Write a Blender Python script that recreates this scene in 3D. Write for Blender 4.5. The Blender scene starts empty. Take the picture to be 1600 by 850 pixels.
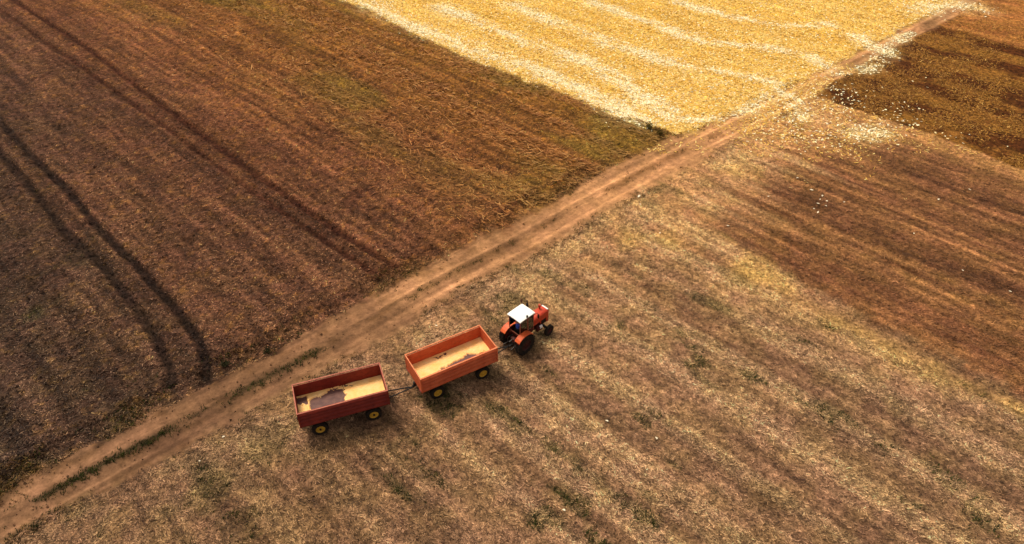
import bpy, bmesh, math, random
import numpy as np
from mathutils import Vector, Matrix

random.seed(7)
RNG = np.random.default_rng(11)
SC = bpy.context.scene
COL = SC.collection

# ------------------------------------------------------------------ camera
F_PX, PITCH, CAM_H = 1120.0, 0.69713, 34.909          # for a 1600 px wide frame
cam_d = bpy.data.cameras.new('camera'); cam = bpy.data.objects.new('camera', cam_d); COL.objects.link(cam)
cam_d.sensor_width = 36.0; cam_d.lens = 36.0 * F_PX / 1600.0
cam_d.clip_start = 0.5; cam_d.clip_end = 9000.0
cam.location = (0, 0, CAM_H); cam.rotation_euler = (math.pi / 2 - PITCH, 0, 0)
SC.camera = cam

# ------------------------------------------------------------------ light
SUN_DIR = Vector((-0.42, 0.40, 1.0)).normalized()       # towards the sun
SUN_EL = math.asin(SUN_DIR.z); SUN_AZ = math.atan2(SUN_DIR.x, SUN_DIR.y)
w = bpy.data.worlds.new('World'); SC.world = w; w.use_nodes = True
nt = w.node_tree; nt.nodes.clear()
wo = nt.nodes.new('ShaderNodeOutputWorld'); bg = nt.nodes.new('ShaderNodeBackground')
sky = nt.nodes.new('ShaderNodeTexSky'); sky.sky_type = 'NISHITA'; sky.sun_disc = False
sky.sun_elevation = SUN_EL; sky.sun_rotation = SUN_AZ; sky.dust_density = 5.0; sky.air_density = 1.0; sky.ozone_density = 1.0
hs = nt.nodes.new('ShaderNodeHueSaturation'); hs.inputs['Saturation'].default_value = 0.25
tn = nt.nodes.new('ShaderNodeMix'); tn.data_type = 'RGBA'; tn.blend_type = 'MULTIPLY'; tn.inputs[0].default_value = 1.0
tn.inputs[7].default_value = (1.0, 0.94, 0.86, 1)
nt.links.new(sky.outputs[0], hs.inputs['Color']); nt.links.new(hs.outputs[0], tn.inputs[6])
nt.links.new(tn.outputs[2], bg.inputs[0]); bg.inputs[1].default_value = 0.10
nt.links.new(bg.outputs[0], wo.inputs[0])
sun_d = bpy.data.lights.new('sun', 'SUN'); sun_d.energy = 1.5; sun_d.angle = math.radians(16); sun_d.color = (1.0, 0.88, 0.68)
sun = bpy.data.objects.new('sun', sun_d); COL.objects.link(sun); sun.location = (-30, 60, 90)
sun.rotation_euler = (-SUN_DIR).to_track_quat('-Z', 'Y').to_euler()

vs = SC.view_settings; vs.view_transform = 'Standard'; vs.look = 'None'; vs.gamma = 1.0; vs.exposure = 0.72; vs.use_curve_mapping = False
SC.render.resolution_x = 1024; SC.render.resolution_y = 544

# ------------------------------------------------------------------ helpers
CP, SP = math.cos(PITCH), math.sin(PITCH)
def G(px, py, z=0.0):
    """photograph pixel -> point of the level z in the field"""
    X = (px - 800) / F_PX; Y = (py - 425) / F_PX
    d = (X, CP - Y * SP, -SP - Y * CP); t = (z - CAM_H) / d[2]
    return (d[0] * t, d[1] * t)
def PL(pts): return np.array([G(*p) for p in pts])

def lin(c):
    a = np.asarray(c, float) / 255.0
    return np.where(a <= 0.04045, a / 12.92, ((a + 0.055) / 1.055) ** 2.4)
KL = 1.2                                                # brightness of a white surface in the open
def S(r, g, b): return lin((r, g, b)) / KL
def S4(r, g, b): return (*[float(min(0.95, q)) for q in S(r, g, b)], 1.0)
def P4(r, g, b): return (*[float(q) for q in lin((r, g, b)) * 0.97], 1.0)      # plain albedo

def hsh(ix, iy, seed):
    h = (ix.astype(np.int64) * 374761393 + iy.astype(np.int64) * 668265263 + seed * 1274126177) & 0xFFFFFFFF
    h = ((h ^ (h >> 13)) * 1274126177) & 0xFFFFFFFF
    h = h ^ (h >> 16)
    return (h & 0xFFFFFF) / float(0xFFFFFF)
def vnoise(x, y, seed):
    ix = np.floor(x); iy = np.floor(y); fx = x - ix; fy = y - iy
    fx = fx * fx * (3 - 2 * fx); fy = fy * fy * (3 - 2 * fy)
    a = hsh(ix, iy, seed); b = hsh(ix + 1, iy, seed); c = hsh(ix, iy + 1, seed); d = hsh(ix + 1, iy + 1, seed)
    return (a + (b - a) * fx) * (1 - fy) + (c + (d - c) * fx) * fy
def fbm(x, y, octs=3, seed=0, gain=0.5):
    s = 0; amp = 1; tot = 0
    for k in range(octs):
        s = s + amp * vnoise(x * 2 ** k + 17.3 * k, y * 2 ** k - 9.1 * k, seed + k); tot += amp; amp *= gain
    return s / tot
def stc(x, k=2.4): return np.clip((x - 0.5) * k + 0.5, 0, 1)
def sst(a, b, x):
    t = np.clip((x - a) / (b - a), 0, 1); return t * t * (3 - 2 * t)
def extend(P, d=260):
    a = P[0] - P[1]; b = P[-1] - P[-2]
    return np.vstack([P[0] + a / np.hypot(*a) * d, P, P[-1] + b / np.hypot(*b) * d])
def pdist(X, Y, P):
    """distance to a polyline, signed: positive on its left; and the arc length of the foot"""
    best = np.full(X.shape, 1e9); sg = np.zeros(X.shape); tt = np.zeros(X.shape); acc = 0
    for a, b in zip(P[:-1], P[1:]):
        d = b - a; L2 = d @ d; L = math.sqrt(L2)
        t = np.clip(((X - a[0]) * d[0] + (Y - a[1]) * d[1]) / L2, 0, 1)
        dx = X - (a[0] + d[0] * t); dy = Y - (a[1] + d[1] * t); q = dx * dx + dy * dy
        m = q < best
        best = np.where(m, q, best); sg = np.where(m, np.sign(d[0] * dy - d[1] * dx), sg); tt = np.where(m, acc + t * L, tt); acc += L
    return np.sqrt(best), sg, tt

# ------------------------------------------------------------------ the lie of the land (traced from the photograph, laid on the level ground)
UP = [(0,778),(100,724),(200,670),(300,620),(370,584),(450,542),(540,492),(640,432),(720,390),(800,350),(880,304),(960,263),(1040,222),(1100,195),(1160,168),(1220,138),(1290,105),(1350,75),(1420,40),(1480,8)]
LO = [(0,848),(60,818),(150,770),(250,716),(330,674),(400,636),(480,592),(560,546),(640,500),(720,455),(800,413),(880,368),(960,322),(1040,277),(1100,246),(1160,214),(1210,182),(1260,152),(1320,118),(1380,84),(1450,46),(1510,12)]
def centre_line():
    a, b = PL(UP), PL(LO); out = []
    ca, sa = math.cos(math.radians(41)), math.sin(math.radians(41))
    A = np.array([a[:,0]*ca + a[:,1]*sa, -a[:,0]*sa + a[:,1]*ca]); B = np.array([b[:,0]*ca + b[:,1]*sa, -b[:,0]*sa + b[:,1]*ca])
    s = np.linspace(max(A[0,0], B[0,0]), min(A[0,-1], B[0,-1]), 26)
    wa = np.interp(s, A[0], A[1]); wb = np.interp(s, B[0], B[1]); c = (wa + wb) / 2
    return np.stack([s*ca - c*sa, s*sa + c*ca], 1), (wa - wb) / 2
ROADC, ROADW = centre_line(); ROADW = ROADW * 1.10
ROAD = extend(ROADC)
ROADS = np.concatenate([[0], np.cumsum(np.hypot(*np.diff(ROAD, axis=0).T))])
ROADHW = np.concatenate([[ROADW[0]], ROADW, [ROADW[-1]]])
EDGE12 = extend(PL([(545,0),(650,52),(760,102),(870,142),(960,177),(1020,197),(1062,214)]))
EDGE3 = extend(PL([(1262,146),(1290,154),(1400,190),(1500,226),(1600,264)]))
EDGE4 = extend(PL([(1460,36),(1530,56),(1600,76)]))
EDGE5 = np.vstack([PL([(1700,655)]) + np.array([[60.,-60.]]), PL([(1700,655),(1600,612),(1450,552),(1350,500),(1260,448),(1195,402),(1170,352),(1195,290),(1262,222),(1300,190)])])
TRAM = [PL(p) for p in (
    [(-60,-50),(20,0),(130,70),(250,162),(380,258),(480,328),(560,380),(618,416)],
    [(-80,-40),(0,15),(100,85),(200,155),(260,200),(320,245),(410,310),(500,370),(584,426)],
    [(-60,120),(29,223),(97,288),(159,362),(206,406),(241,447),(277,484),(311,529),(324,573),(322,600)],
    [(-70,155),(12,253),(59,306),(106,365),(147,403),(188,447),(217,489),(247,534),(267,578),(268,602)])]
FAINT = [PL(p) for p in ([(141,235),(223,309),(270,359),(309,388)], [(-40,275),(6,326),(53,382),(88,430)], [(70,470),(30,420),(-20,350)],
                         [(1190,318),(1250,345),(1330,385),(1420,420),(1540,480)], [(1500,470),(1560,492),(1640,520)], [(1200,364),(1262,392),(1330,440)])]
CS, SN = math.cos(math.radians(-44)), math.sin(math.radians(-44))
HUSK = [PL(p) for p in (
    [(1019,34),(1056,53),(1105,66),(1150,71),(1211,75),(1263,88),(1286,102),(1309,113)],
    [(1000,79),(1030,92),(1075,103),(1132,113),(1169,119),(1203,126),(1226,143),(1245,162),(1256,181)],
    [(1000,156),(1023,167),(1049,184),(1075,188),(1132,185),(1169,172),(1200,150)],
    [(1060,2),(1087,11),(1150,28),(1188,36),(1245,41),(1294,38)],
    [(1339,58),(1361,70),(1376,81),(1365,98),(1350,109)], [(1380,77),(1399,64),(1425,51)],
    [(1440,14),(1452,8),(1482,6),(1523,11)], [(1339,203),(1350,212),(1376,201)],
    [(560,-4),(594,15),(650,45),(711,64),(763,87),(820,102),(861,117),(906,139),(952,162),(1000,184)],
    [(688,11),(745,34),(801,56),(846,73),(888,83),(936,109),(974,124),(1004,150),(1046,177)],
    [(800,8),(876,38),(914,53),(970,71),(1027,90)], [(925,4),(989,26),(1034,41),(1098,60)])]
HUSK_W = [0.75,0.8,0.7,0.8,1.0,0.7,1.7,0.9,1.25,1.05,1.0,0.9]

def land(X, Y):
    """everything the ground needs at X, Y: field, height, colour, litter densities"""
    u = X * CS + Y * SN; v = -X * SN + Y * CS
    wob = (fbm(X * 0.55, Y * 0.55, 3, 5) - 0.5)
    rd, rs, rt = pdist(X, Y, ROAD); sr = rd * rs; hw = np.interp(rt, ROADS, ROADHW)
    r_e = rd - hw + wob * 1.1
    on_road = 1 - sst(-0.75, 0.65, r_e + (fbm(X * 1.4, Y * 1.4, 3, 7) - 0.5) * 1.3)
    e12, s12, _ = pdist(X, Y, EDGE12); e12 = e12 * s12 + wob * 1.6          # + = gold side
    e3, s3, _ = pdist(X, Y, EDGE3); e3 = e3 * s3 + wob * 1.2                # + = dark gold corner field
    e4, s4, _ = pdist(X, Y, EDGE4); e4 = e4 * s4 + wob
    e5, s5, _ = pdist(X, Y, EDGE5); e5 = -e5 * s5 + wob * 2.0 + (fbm(u * 0.025, v * 0.8, 3, 9) - 0.5) * 16 * sst(40, 47, Y)               # + = reddish field
    above = sr > 0
    region = np.where(above, np.where(e12 > 0, 2, 1), np.where(e3 > 0, np.where(e4 > 0, 5, 3), np.where(e5 > 0, 4, 6)))
    region = np.where(r_e < 0, 0, region)
    # ---- noises
    row = fbm(u * 0.05, v * 0.9, 3, 21); row2 = fbm(u * 0.10, v * 2.4, 2, 31); rowb = fbm(u * 0.022, v * 0.33, 2, 41)
    big = fbm(X * 0.07, Y * 0.07, 3, 51); med = fbm(X * 0.35, Y * 0.35, 3, 61); fine = fbm(X * 1.6, Y * 1.6, 3, 71)
    fin2 = fbm(X * 4.1, Y * 4.1, 2, 81)
    C = lambda *c: np.array(S(*c))
    def ramp(x, stops):
        xs = [s[0] for s in stops]; return np.stack([np.interp(x, xs, [S(*s[1])[k] for s in stops]) for k in range(3)], -1)
    def mx(a, b, t):
        return a + (b - a) * t[..., None]
    E_ = np.ones(X.shape)
    # ---- left field: brown soil to dry grass, vignette darkening painted into the low end
    vv = v + (big - 0.5) * 9 + (rowb - 0.5) * 8
    c1 = ramp(vv, [(-14, (42,36,29)), (-2, (61,47,37)), (8, (82,57,42)), (18, (99,65,45)), (30, (115,72,45)), (42, (130,83,43)), (54, (140,94,42))])
    c1 = c1 * (0.82 + 0.36 * stc(row))[..., None] * (0.78 + 0.44 * stc(row2))[..., None] * (0.85 + 0.3 * stc(fbm(u * 0.12, v * 4.0, 2, 33)))[..., None]
    gr = sst(0.46, 0.68, fbm(u * 0.06, v * 0.2, 3, 91)) * sst(28, 44, v) * 0.6
    c1 = mx(c1, C(120,96,38) * E_[..., None], gr)
    gr0 = sst(0.56, 0.72, fbm(X * 0.3, Y * 0.3, 3, 95)) * (1 - sst(2, 14, v)) * 0.5
    c1 = mx(c1, C(46,46,24) * E_[..., None], gr0)
    # ---- golden stubble
    c2 = mx(C(238,188,80) * E_[..., None], C(253,212,114) * E_[..., None], sst(0.35, 0.65, row))
    c2 = mx(c2, C(204,152,62) * E_[..., None], sst(0.50, 0.75, med) * 0.45 + sst(0.6, 0.7, row2) * 0.25)
    # ---- dark corner field
    c3 = mx(C(84,46,18) * E_[..., None], C(142,96,40) * E_[..., None], sst(0.40, 0.62, 0.65 * fbm(u * 0.13, v * 0.6, 3, 101) + 0.35 * fbm(X * 0.8, Y * 0.8, 3, 105)) * 0.9)
    # ---- reddish field
    c4 = mx(C(118,78,49) * E_[..., None], C(160,112,68) * E_[..., None], sst(0.36, 0.72, 0.5 * fbm(u * 0.03, v * 1.7, 3, 111) + 0.5 * fbm(u * 0.02, v * 0.35, 2, 113)))
    c4 = c4 * (0.76 + 0.48 * stc(fbm(u * 0.05, v * 2.6, 2, 115)))[..., None] * (0.8 + 0.4 * stc(row))[..., None]
    c4 = mx(c4, C(110,72,46) * E_[..., None], sst(0.45, 0.7, rowb) * 0.4)
    c4 = mx(c4, C(186,134,82) * E_[..., None], (1 - sst(0.5, 4.5, -e3)) * 0.75)
    c5 = mx(C(158,98,50) * E_[..., None], C(176,118,62) * E_[..., None], row)
    # ---- fallow stubble in front
    far = sst(26, 62, Y)
    c6 = mx(C(148,112,80) * E_[..., None], C(192,142,94) * E_[..., None], far)
    st = 0.5 + 0.18 * np.sin(2 * np.pi * v / 3.4 + 7.0 * fbm(u * 0.006, v * 0.12, 2, 123)) * (0.2 + 1.4 * fbm(u * 0.05, v * 0.3, 2, 125)) + 0.9 * (fbm(u * 0.02, v * 1.3, 3, 121, 0.6) - 0.5)
    strip = sst(0.40, 0.66, st + (fine - 0.5) * 0.2)
    headl = sst(5.5, 2.0, rd - hw)                     # trodden strip beside the track: no rows in it
    west = sst(3, -10, X - 0.25 * (Y - 26)) * sst(34, 29, Y)       # the corner left of and below the trailers was turned over, not mown in rows
    strip = strip * (1 - 0.65 * west)
    strip = strip * (1 - headl) + headl * sst(0.4, 0.65, med)
    c6 = mx(c6, mx(C(190,151,109) * E_[..., None], C(217,174,118) * E_[..., None], far), strip * 0.72)
    c6 = mx(c6, c6 * np.array([0.80, 0.79, 0.78]), west)
    brn = sst(0.50, 0.72, 0.85 * fbm(u * 0.04, v * 1.0, 3, 131) + 0.15 * fbm(X * 0.9, Y * 0.9, 3, 133)) * (1 - 0.6 * headl)
    c6 = mx(c6, mx(C(106,76,55) * E_[..., None], C(150,102,64) * E_[..., None], far), brn * 0.6)
    gre = sst(0.62, 0.76, fbm(u * 0.30, v * 0.75, 3, 141)) * sst(0.40, 0.60, fbm(X * 0.06, Y * 0.06, 2, 143)) + 0.9 * sst(0.52, 0.68, med) * np.exp(-((X + 19) / 9) ** 2 - ((Y - 23) / 5) ** 2)
    for (px, py) in ((865,697),(904,736),(963,771),(988,801),(1037,825),(973,509),(1077,544),(1022,647),(1279,633),(1309,650),(1289,507),(1523,610),(1376,691),(1468,737),(1490,760),(1514,780),(1440,800),(1535,815),(1180,440),(1000,468)):
        gx, gy = G(px, py); gre = gre + 1.1 * np.exp(-(((X - gx) * CS + (Y - gy) * SN) / 1.1) ** 2 - ((-(X - gx) * SN + (Y - gy) * CS) / 0.55) ** 2) * sst(0.38, 0.56, fine)
    gre = np.clip(gre, 0, 1)
    c6 = mx(c6, C(92,82,46) * E_[..., None], gre * 0.5)
    # ---- track
    drk = sst(58, 22, Y)
    cr = mx(C(180,130,88) * E_[..., None], C(136,99,72) * E_[..., None], drk)
    cr = cr * (0.74 + 0.52 * stc(fbm(rt * 0.08, sr * 3.0, 3, 151)))[..., None]
    rut = np.exp(-((rd - 0.88) / 0.36) ** 2)
    cen = np.exp(-(rd / 0.30) ** 2) * sst(0.40, 0.58, fbm(rt * 0.35, sr * 0.8, 3, 161) + 0.10 * sst(34, 24, Y))
    cr = mx(cr * 0.9, cr * 1.16, rut)
    cr = mx(cr, mx(C(128,88,54) * E_[..., None], C(62,52,34) * E_[..., None], drk), cen * 0.85)
    cr = cr * (0.72 + 0.56 * stc(med))[..., None]
    cr = mx(cr, cr * np.array([0.72, 0.70, 0.62]), sst(0.58, 0.70, fbm(rt * 0.9, sr * 1.6, 3, 155)) * (1 - rut) * 0.8)
    edgeb = sst(0.9, 0.1, np.abs(r_e)) * sst(0.45, 0.62, med)
    # straw carried over the track at the crossing
    gx, gy = G(1240, 160); xz = sst(1.2, 0.3, np.hypot((X - gx) * 0.8, Y - gy) / 13 + (med - 0.5) * 1.1)
    cr = mx(cr, C(214,164,100) * E_[..., None], xz * 0.75 * (1 - 0.35 * rut))
    # ---- put together
    a12 = sst(-0.5, 0.5, e12); a3 = sst(-0.3, 0.3, e3); a4 = sst(-0.3, 0.3, e4); a5w = 1.0 + 3.2 * sst(40, 47, Y); a5 = sst(-1, 1, (e5 + (fine - 0.5) * 1.6) / a5w)
    c6 = mx(c6, C(194,142,84) * E_[..., None], xz * 0.5); c4 = mx(c4, C(194,142,84) * E_[..., None], xz * 0.6)
    tip = sst(9, 1, e5) * sst(48, 42, Y); c4 = mx(c4, C(122,76,48) * E_[..., None], tip * 0.4)
    pale = np.exp(-((e5 + 1.7) / 1.0) ** 2) * (1 - xz) * sst(50, 43, Y); c6 = mx(c6, C(212,166,100) * E_[..., None], pale * 0.5)
    low = mx(c6, c4, a5); low = mx(low, mx(c3, c5, a4), a3)
    upc = mx(c1, c2, a12)
    col = np.where(above[..., None], upc, low)
    # weedy verge between field and track on the far side
    verge = sst(2.6, 0.6, r_e) * above * (1 - a12) * sst(0.30, 0.55, med)
    col = mx(col, ramp(Y, [(22, (70,54,36)), (60, (126,84,46))]), verge * 0.7)
    # ploughed-in ridge at the field's end
    ridge = np.exp(-((r_e - 1.7) / 0.55) ** 2) * above * (1 - sst(50, 62, Y)) * (1 - a12)
    col = mx(col, ramp(Y, [(22, (44,32,26)), (56, (96,54,32))]), ridge * 0.75 * sst(0.3, 0.6, med))
    col = mx(col, cr, on_road)
    col = mx(col, C(84,58,36) * E_[..., None], edgeb * 0.35)
    # tramlines
    tr = np.zeros(X.shape); trb = np.zeros(X.shape)
    for k, P in enumerate(TRAM):
        d, _, t = pdist(X, Y, P)
        wd = (0.36, 0.29, 0.38, 0.38)[k]
        d = np.abs(d + (fine - 0.5) * 0.20)
        m = np.exp(-(d / wd) ** 6) * (0.80 + 0.3 * fbm(t * 0.5, t * 0 + k, 2, 171 + k)) * (1.0 if k % 2 == 0 else 0.9)
        tr = np.maximum(tr, m); trb = np.maximum(trb, np.exp(-((d - 0.62) / 0.22) ** 2))
    for P in FAINT:
        d, _, t = pdist(X, Y, P); tr = np.maximum(tr, 0.6 * np.exp(-((d + (fine - 0.5) * 0.3) / 0.34) ** 2) * sst(0.25, 0.6, fbm(t * 0.4, t * 0, 2, 181)))
    tr = tr * (1 - on_road)
    tcol = ramp(v, [(-2, (36,29,24)), (12, (44,30,23)), (24, (72,40,26)), (50, (92,52,28))])
    col = mx(col, tcol, np.clip(tr, 0, 1) * 0.95)
    # husks
    hk = np.zeros(X.shape)
    for P, wd in zip(HUSK, HUSK_W):
        d, _, t = pdist(X, Y, P); wv = wd * (0.55 + 0.9 * fbm(t * 0.25, t * 0 + wd, 2, 191))
        hk = np.maximum(hk, np.exp(-((d + (med - 0.5) * 1.6) / wv) ** 2))
    hk = np.clip(hk, 0, 1)
    hk = hk * (0.2 + 0.8 * sst(0.28, 0.58, fbm(u * 0.4, v * 1.0, 3, 195)))
    col = mx(col, C(255,226,158) * E_[..., None], hk ** 0.7 * np.where(above, 0.85, 0.45) * (1 - 0.3 * on_road))
    # dark spots; those by the trailers are painted shade and wheel smudge
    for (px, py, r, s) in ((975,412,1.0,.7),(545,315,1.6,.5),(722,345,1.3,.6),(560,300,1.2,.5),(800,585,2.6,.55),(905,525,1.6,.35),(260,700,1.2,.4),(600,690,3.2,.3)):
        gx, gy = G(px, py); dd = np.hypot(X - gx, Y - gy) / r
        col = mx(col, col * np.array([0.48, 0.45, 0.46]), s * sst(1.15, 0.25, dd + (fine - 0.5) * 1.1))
    for (px, py, r) in ((1182,424,2.6),(1050,372,2.0),(1160,268,2.0),(985,372,1.6)):
        gx, gy = G(px, py); dd = np.hypot(X - gx, Y - gy) / r
        col = mx(col, C(206,164,92) * E_[..., None], 0.5 * sst(1.2, 0.1, dd + (fine - 0.5) * 0.9))
    amp = np.where(on_road > 0.5, 0.35, 1.0) * np.where(above & (e12 > 0), 0.5, 1.0)
    fan = fbm(u * 0.35, v * 2.6, 3, 215)
    col = col * (1 + 0.50 * amp * (stc(fin2) - 0.5))[..., None] * (1 + 0.22 * amp * (stc(fine) - 0.5))[..., None] * (1 + 0.46 * amp * (stc(fan) - 0.5))[..., None]
    hue = (stc(fbm(X * 0.8, Y * 0.8, 3, 211)) - 0.5) * amp
    col = col * np.stack([1 + 0.01 * hue, 1 + 0.08 * hue, 1 - 0.08 * hue], -1)
    flk = sst(0.66, 0.80, fbm(X * 2.6, Y * 2.6, 2, 221)) * (above & (e12 < 0)) * (1 - on_road) * (1 - np.clip(tr, 0, 1))
    col = mx(col, col * np.array([1.75, 1.75, 1.15]), flk * 0.75)
    # ---- height
    soil = (0.45 + 0.9 * (1 - a12)) * above + (0.55 * (1 - above))
    z = (fine - 0.5) * 0.16 * soil + (fin2 - 0.5) * 0.13 * soil + (med - 0.5) * 0.12 + (row2 - 0.5) * 0.10 * (1 - headl * (1 - above)) + (big - 0.5) * 0.25
    zr = (med - 0.5) * 0.05 + (fin2 - 0.5) * 0.035 + (big - 0.5) * 0.25 - 0.10 * rut + 0.03 * cen
    z = z * (1 - on_road) + zr * on_road + 0.12 * ridge * (0.4 + fin2) + 0.05 * edgeb
    z = z - 0.17 * np.clip(tr, 0, 1) + 0.05 * trb * above * (1 - on_road)
    for gx, gy, r in ((-3.8, 31.2, 3.4), (-10.2, 28.2, 3.4), (1.2, 34.8, 2.8)):
        z = z * (1 - 0.7 * sst(r, r * 0.55, np.hypot(X - gx, Y - gy)))
    return dict(region=region, z=z, col=col, hk=hk, tr=tr, on_road=on_road, cen=cen, gre=gre, strip=strip, verge=verge, edge=edgeb,
                v=v, a12=a12, gr=gr, gr0=gr0, med=med, row=row, far=far, r_e=r_e, xz=xz, above=above, ridge=ridge, headl=headl, brn=brn)

# ------------------------------------------------------------------ materials
def new_mat(name, rough=0.8, spec=0.3):
    m = bpy.data.materials.new(name); m.use_nodes = True; n = m.node_tree
    b = n.nodes['Principled BSDF']; b.inputs['Roughness'].default_value = rough; b.inputs['Specular IOR Level'].default_value = spec
    return m, n, b
def soil_mat(name, s1=7.0, s2=26.0, contrast=0.5, bump=0.5):
    m, n, b = new_mat(name, 0.96, 0.08); L = n.links.new
    at = n.nodes.new('ShaderNodeAttribute'); at.attribute_name = 'tint'
    tc = n.nodes.new('ShaderNodeTexCoord')
    n1 = n.nodes.new('ShaderNodeTexNoise'); n1.inputs['Scale'].default_value = s1; n1.inputs['Detail'].default_value = 4; n1.inputs['Roughness'].default_value = 0.65
    n2 = n.nodes.new('ShaderNodeTexNoise'); n2.inputs['Scale'].default_value = s2; n2.inputs['Detail'].default_value = 2
    L(tc.outputs['Object'], n1.inputs['Vector']); L(tc.outputs['Object'], n2.inputs['Vector'])
    n3 = n.nodes.new('ShaderNodeTexNoise'); n3.inputs['Scale'].default_value = s1 * 0.38; n3.inputs['Detail'].default_value = 3; L(tc.outputs['Object'], n3.inputs['Vector'])
    mr = n.nodes.new('ShaderNodeMapRange'); mr.inputs[1].default_value = 0.34; mr.inputs[2].default_value = 0.68; mr.inputs[3].default_value = 1 - contrast; mr.inputs[4].default_value = 1 + contrast
    ml = n.nodes.new('ShaderNodeMath'); ml.operation = 'ADD'; L(n1.outputs[0], ml.inputs[0]); L(n3.outputs[0], ml.inputs[1])
    hf = n.nodes.new('ShaderNodeMath'); hf.operation = 'MULTIPLY'; hf.inputs[1].default_value = 0.5; L(ml.outputs[0], hf.inputs[0]); L(hf.outputs[0], mr.inputs[0])
    vm = n.nodes.new('ShaderNodeVectorMath'); vm.operation = 'SCALE'; L(at.outputs['Color'], vm.inputs[0]); L(mr.outputs[0], vm.inputs['Scale'])
    L(vm.outputs[0], b.inputs['Base Color'])
    ad = n.nodes.new('ShaderNodeMath'); ad.operation = 'ADD'; L(n1.outputs[0], ad.inputs[0]); L(n2.outputs[0], ad.inputs[1])
    bp = n.nodes.new('ShaderNodeBump'); bp.inputs['Strength'].default_value = bump; bp.inputs['Distance'].default_value = 0.08
    L(ad.outputs[0], bp.inputs['Height']); L(bp.outputs[0], b.inputs['Normal'])
    return m
def tint_mat(name, rough=0.7, trans=0.0):
    m, n, b = new_mat(name, rough, 0.2)
    at = n.nodes.new('ShaderNodeAttribute'); at.attribute_name = 'tint'
    n.links.new(at.outputs['Color'], b.inputs['Base Color'])
    if trans:
        tl = n.nodes.new('ShaderNodeBsdfTranslucent'); ms = n.nodes.new('ShaderNodeMixShader'); ms.inputs[0].default_value = trans
        n.links.new(at.outputs['Color'], tl.inputs['Color']); n.links.new(b.outputs[0], ms.inputs[1]); n.links.new(tl.outputs[0], ms.inputs[2])
        n.links.new(ms.outputs[0], n.nodes['Material Output'].inputs['Surface'])
    return m
def paint(name, c1, c2, rough=0.55, scale=3.0, spec=0.35, grime=(40,26,18), g_amt=0.35, metallic=0.0):
    """worn paint: two tones, grime in blotches, streaky roughness"""
    m, n, b = new_mat(name, rough, spec); L = n.links.new; b.inputs['Metallic'].default_value = metallic
    tc = n.nodes.new('ShaderNodeTexCoord')
    a = n.nodes.new('ShaderNodeTexNoise'); a.inputs['Scale'].default_value = scale; a.inputs['Detail'].default_value = 5
    g = n.nodes.new('ShaderNodeTexNoise'); g.inputs['Scale'].default_value = scale * 3.1; g.inputs['Detail'].default_value = 6; g.inputs['Roughness'].default_value = 0.7
    L(tc.outputs['Object'], a.inputs['Vector']); L(tc.outputs['Object'], g.inputs['Vector'])
    r = n.nodes.new('ShaderNodeValToRGB'); r.color_ramp.elements[0].position = 0.35; r.color_ramp.elements[1].position = 0.65
    r.color_ramp.elements[0].color = S4(*c1); r.color_ramp.elements[1].color = S4(*c2); L(a.outputs[0], r.inputs[0])
    mr = n.nodes.new('ShaderNodeMapRange'); mr.inputs[1].default_value = 0.52; mr.inputs[2].default_value = 0.72; mr.inputs[3].default_value = 0; mr.inputs[4].default_value = g_amt; L(g.outputs[0], mr.inputs[0])
    mi = n.nodes.new('ShaderNodeMix'); mi.data_type = 'RGBA'; L(mr.outputs[0], mi.inputs[0]); L(r.outputs[0], mi.inputs[6]); mi.inputs[7].default_value = S4(*grime)
    L(mi.outputs[2], b.inputs['Base Color'])
    rr = n.nodes.new('ShaderNodeMapRange'); rr.inputs[3].default_value = rough - 0.12; rr.inputs[4].default_value = min(1, rough + 0.25); L(g.outputs[0], rr.inputs[0]); L(rr.outputs[0], b.inputs['Roughness'])
    return m

# ------------------------------------------------------------------ the ground, as one seamless relief cut along the field edges
def tag(o, label=None, cat=None, group=None, kind=None):
    if label: o['label'] = label
    if cat: o['category'] = cat
    if group: o['group'] = group
    if kind: o['kind'] = kind
    return o
def raw_mesh(name, V, F, mat, colors=None, smooth=True):
    me = bpy.data.meshes.new(name); nv, nf, k = len(V), len(F), F.shape[1]
    me.vertices.add(nv); me.vertices.foreach_set('co', np.ascontiguousarray(V, np.float32).ravel())
    me.loops.add(nf * k); me.loops.foreach_set('vertex_index', np.ascontiguousarray(F, np.int32).ravel())
    me.polygons.add(nf); me.polygons.foreach_set('loop_start', np.arange(0, nf * k, k, dtype=np.int32))
    me.polygons.foreach_set('use_smooth', np.full(nf, smooth))
    me.update(calc_edges=True)
    if colors is not None:
        at = me.attributes.new('tint', 'FLOAT_COLOR', 'POINT')
        c4 = np.ones((nv, 4), np.float32); c4[:, :3] = np.clip(colors, 0.004, 0.88); at.data.foreach_set('color', c4.ravel())
    me.materials.append(mat); o = bpy.data.objects.new(name, me); COL.objects.link(o)
    return o

def half_w(y): return 15.9 + 0.56 * y
GX = np.arange(-92, 92.01, 0.17)
ys = [11.0]
while ys[-1] < 122: ys.append(ys[-1] + 0.115 + 0.0021 * max(0, ys[-1] - 20))
GY = np.array(ys)
XX, YY = np.meshgrid(GX, GY)
LND = land(XX, YY)
NX, NY = len(GX), len(GY)
def lookup(key, x, y):
    i = np.clip(np.rint((x - GX[0]) / 0.17).astype(int), 0, NX - 1); j = np.clip(np.searchsorted(GY, y), 0, NY - 1)
    return LND[key][j, i]
idx = np.arange(NX * NY).reshape(NY, NX)
quad = np.stack([idx[:-1, :-1], idx[:-1, 1:], idx[1:, 1:], idx[1:, :-1]], -1).reshape(-1, 4)
fx = 0.5 * (XX[:-1, :-1] + XX[1:, 1:]).ravel(); fy = 0.5 * (YY[:-1, :-1] + YY[1:, 1:]).ravel()
freg = LND['region'][:-1, :-1].ravel()
keep = np.abs(fx) < half_w(fy) + 7
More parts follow.
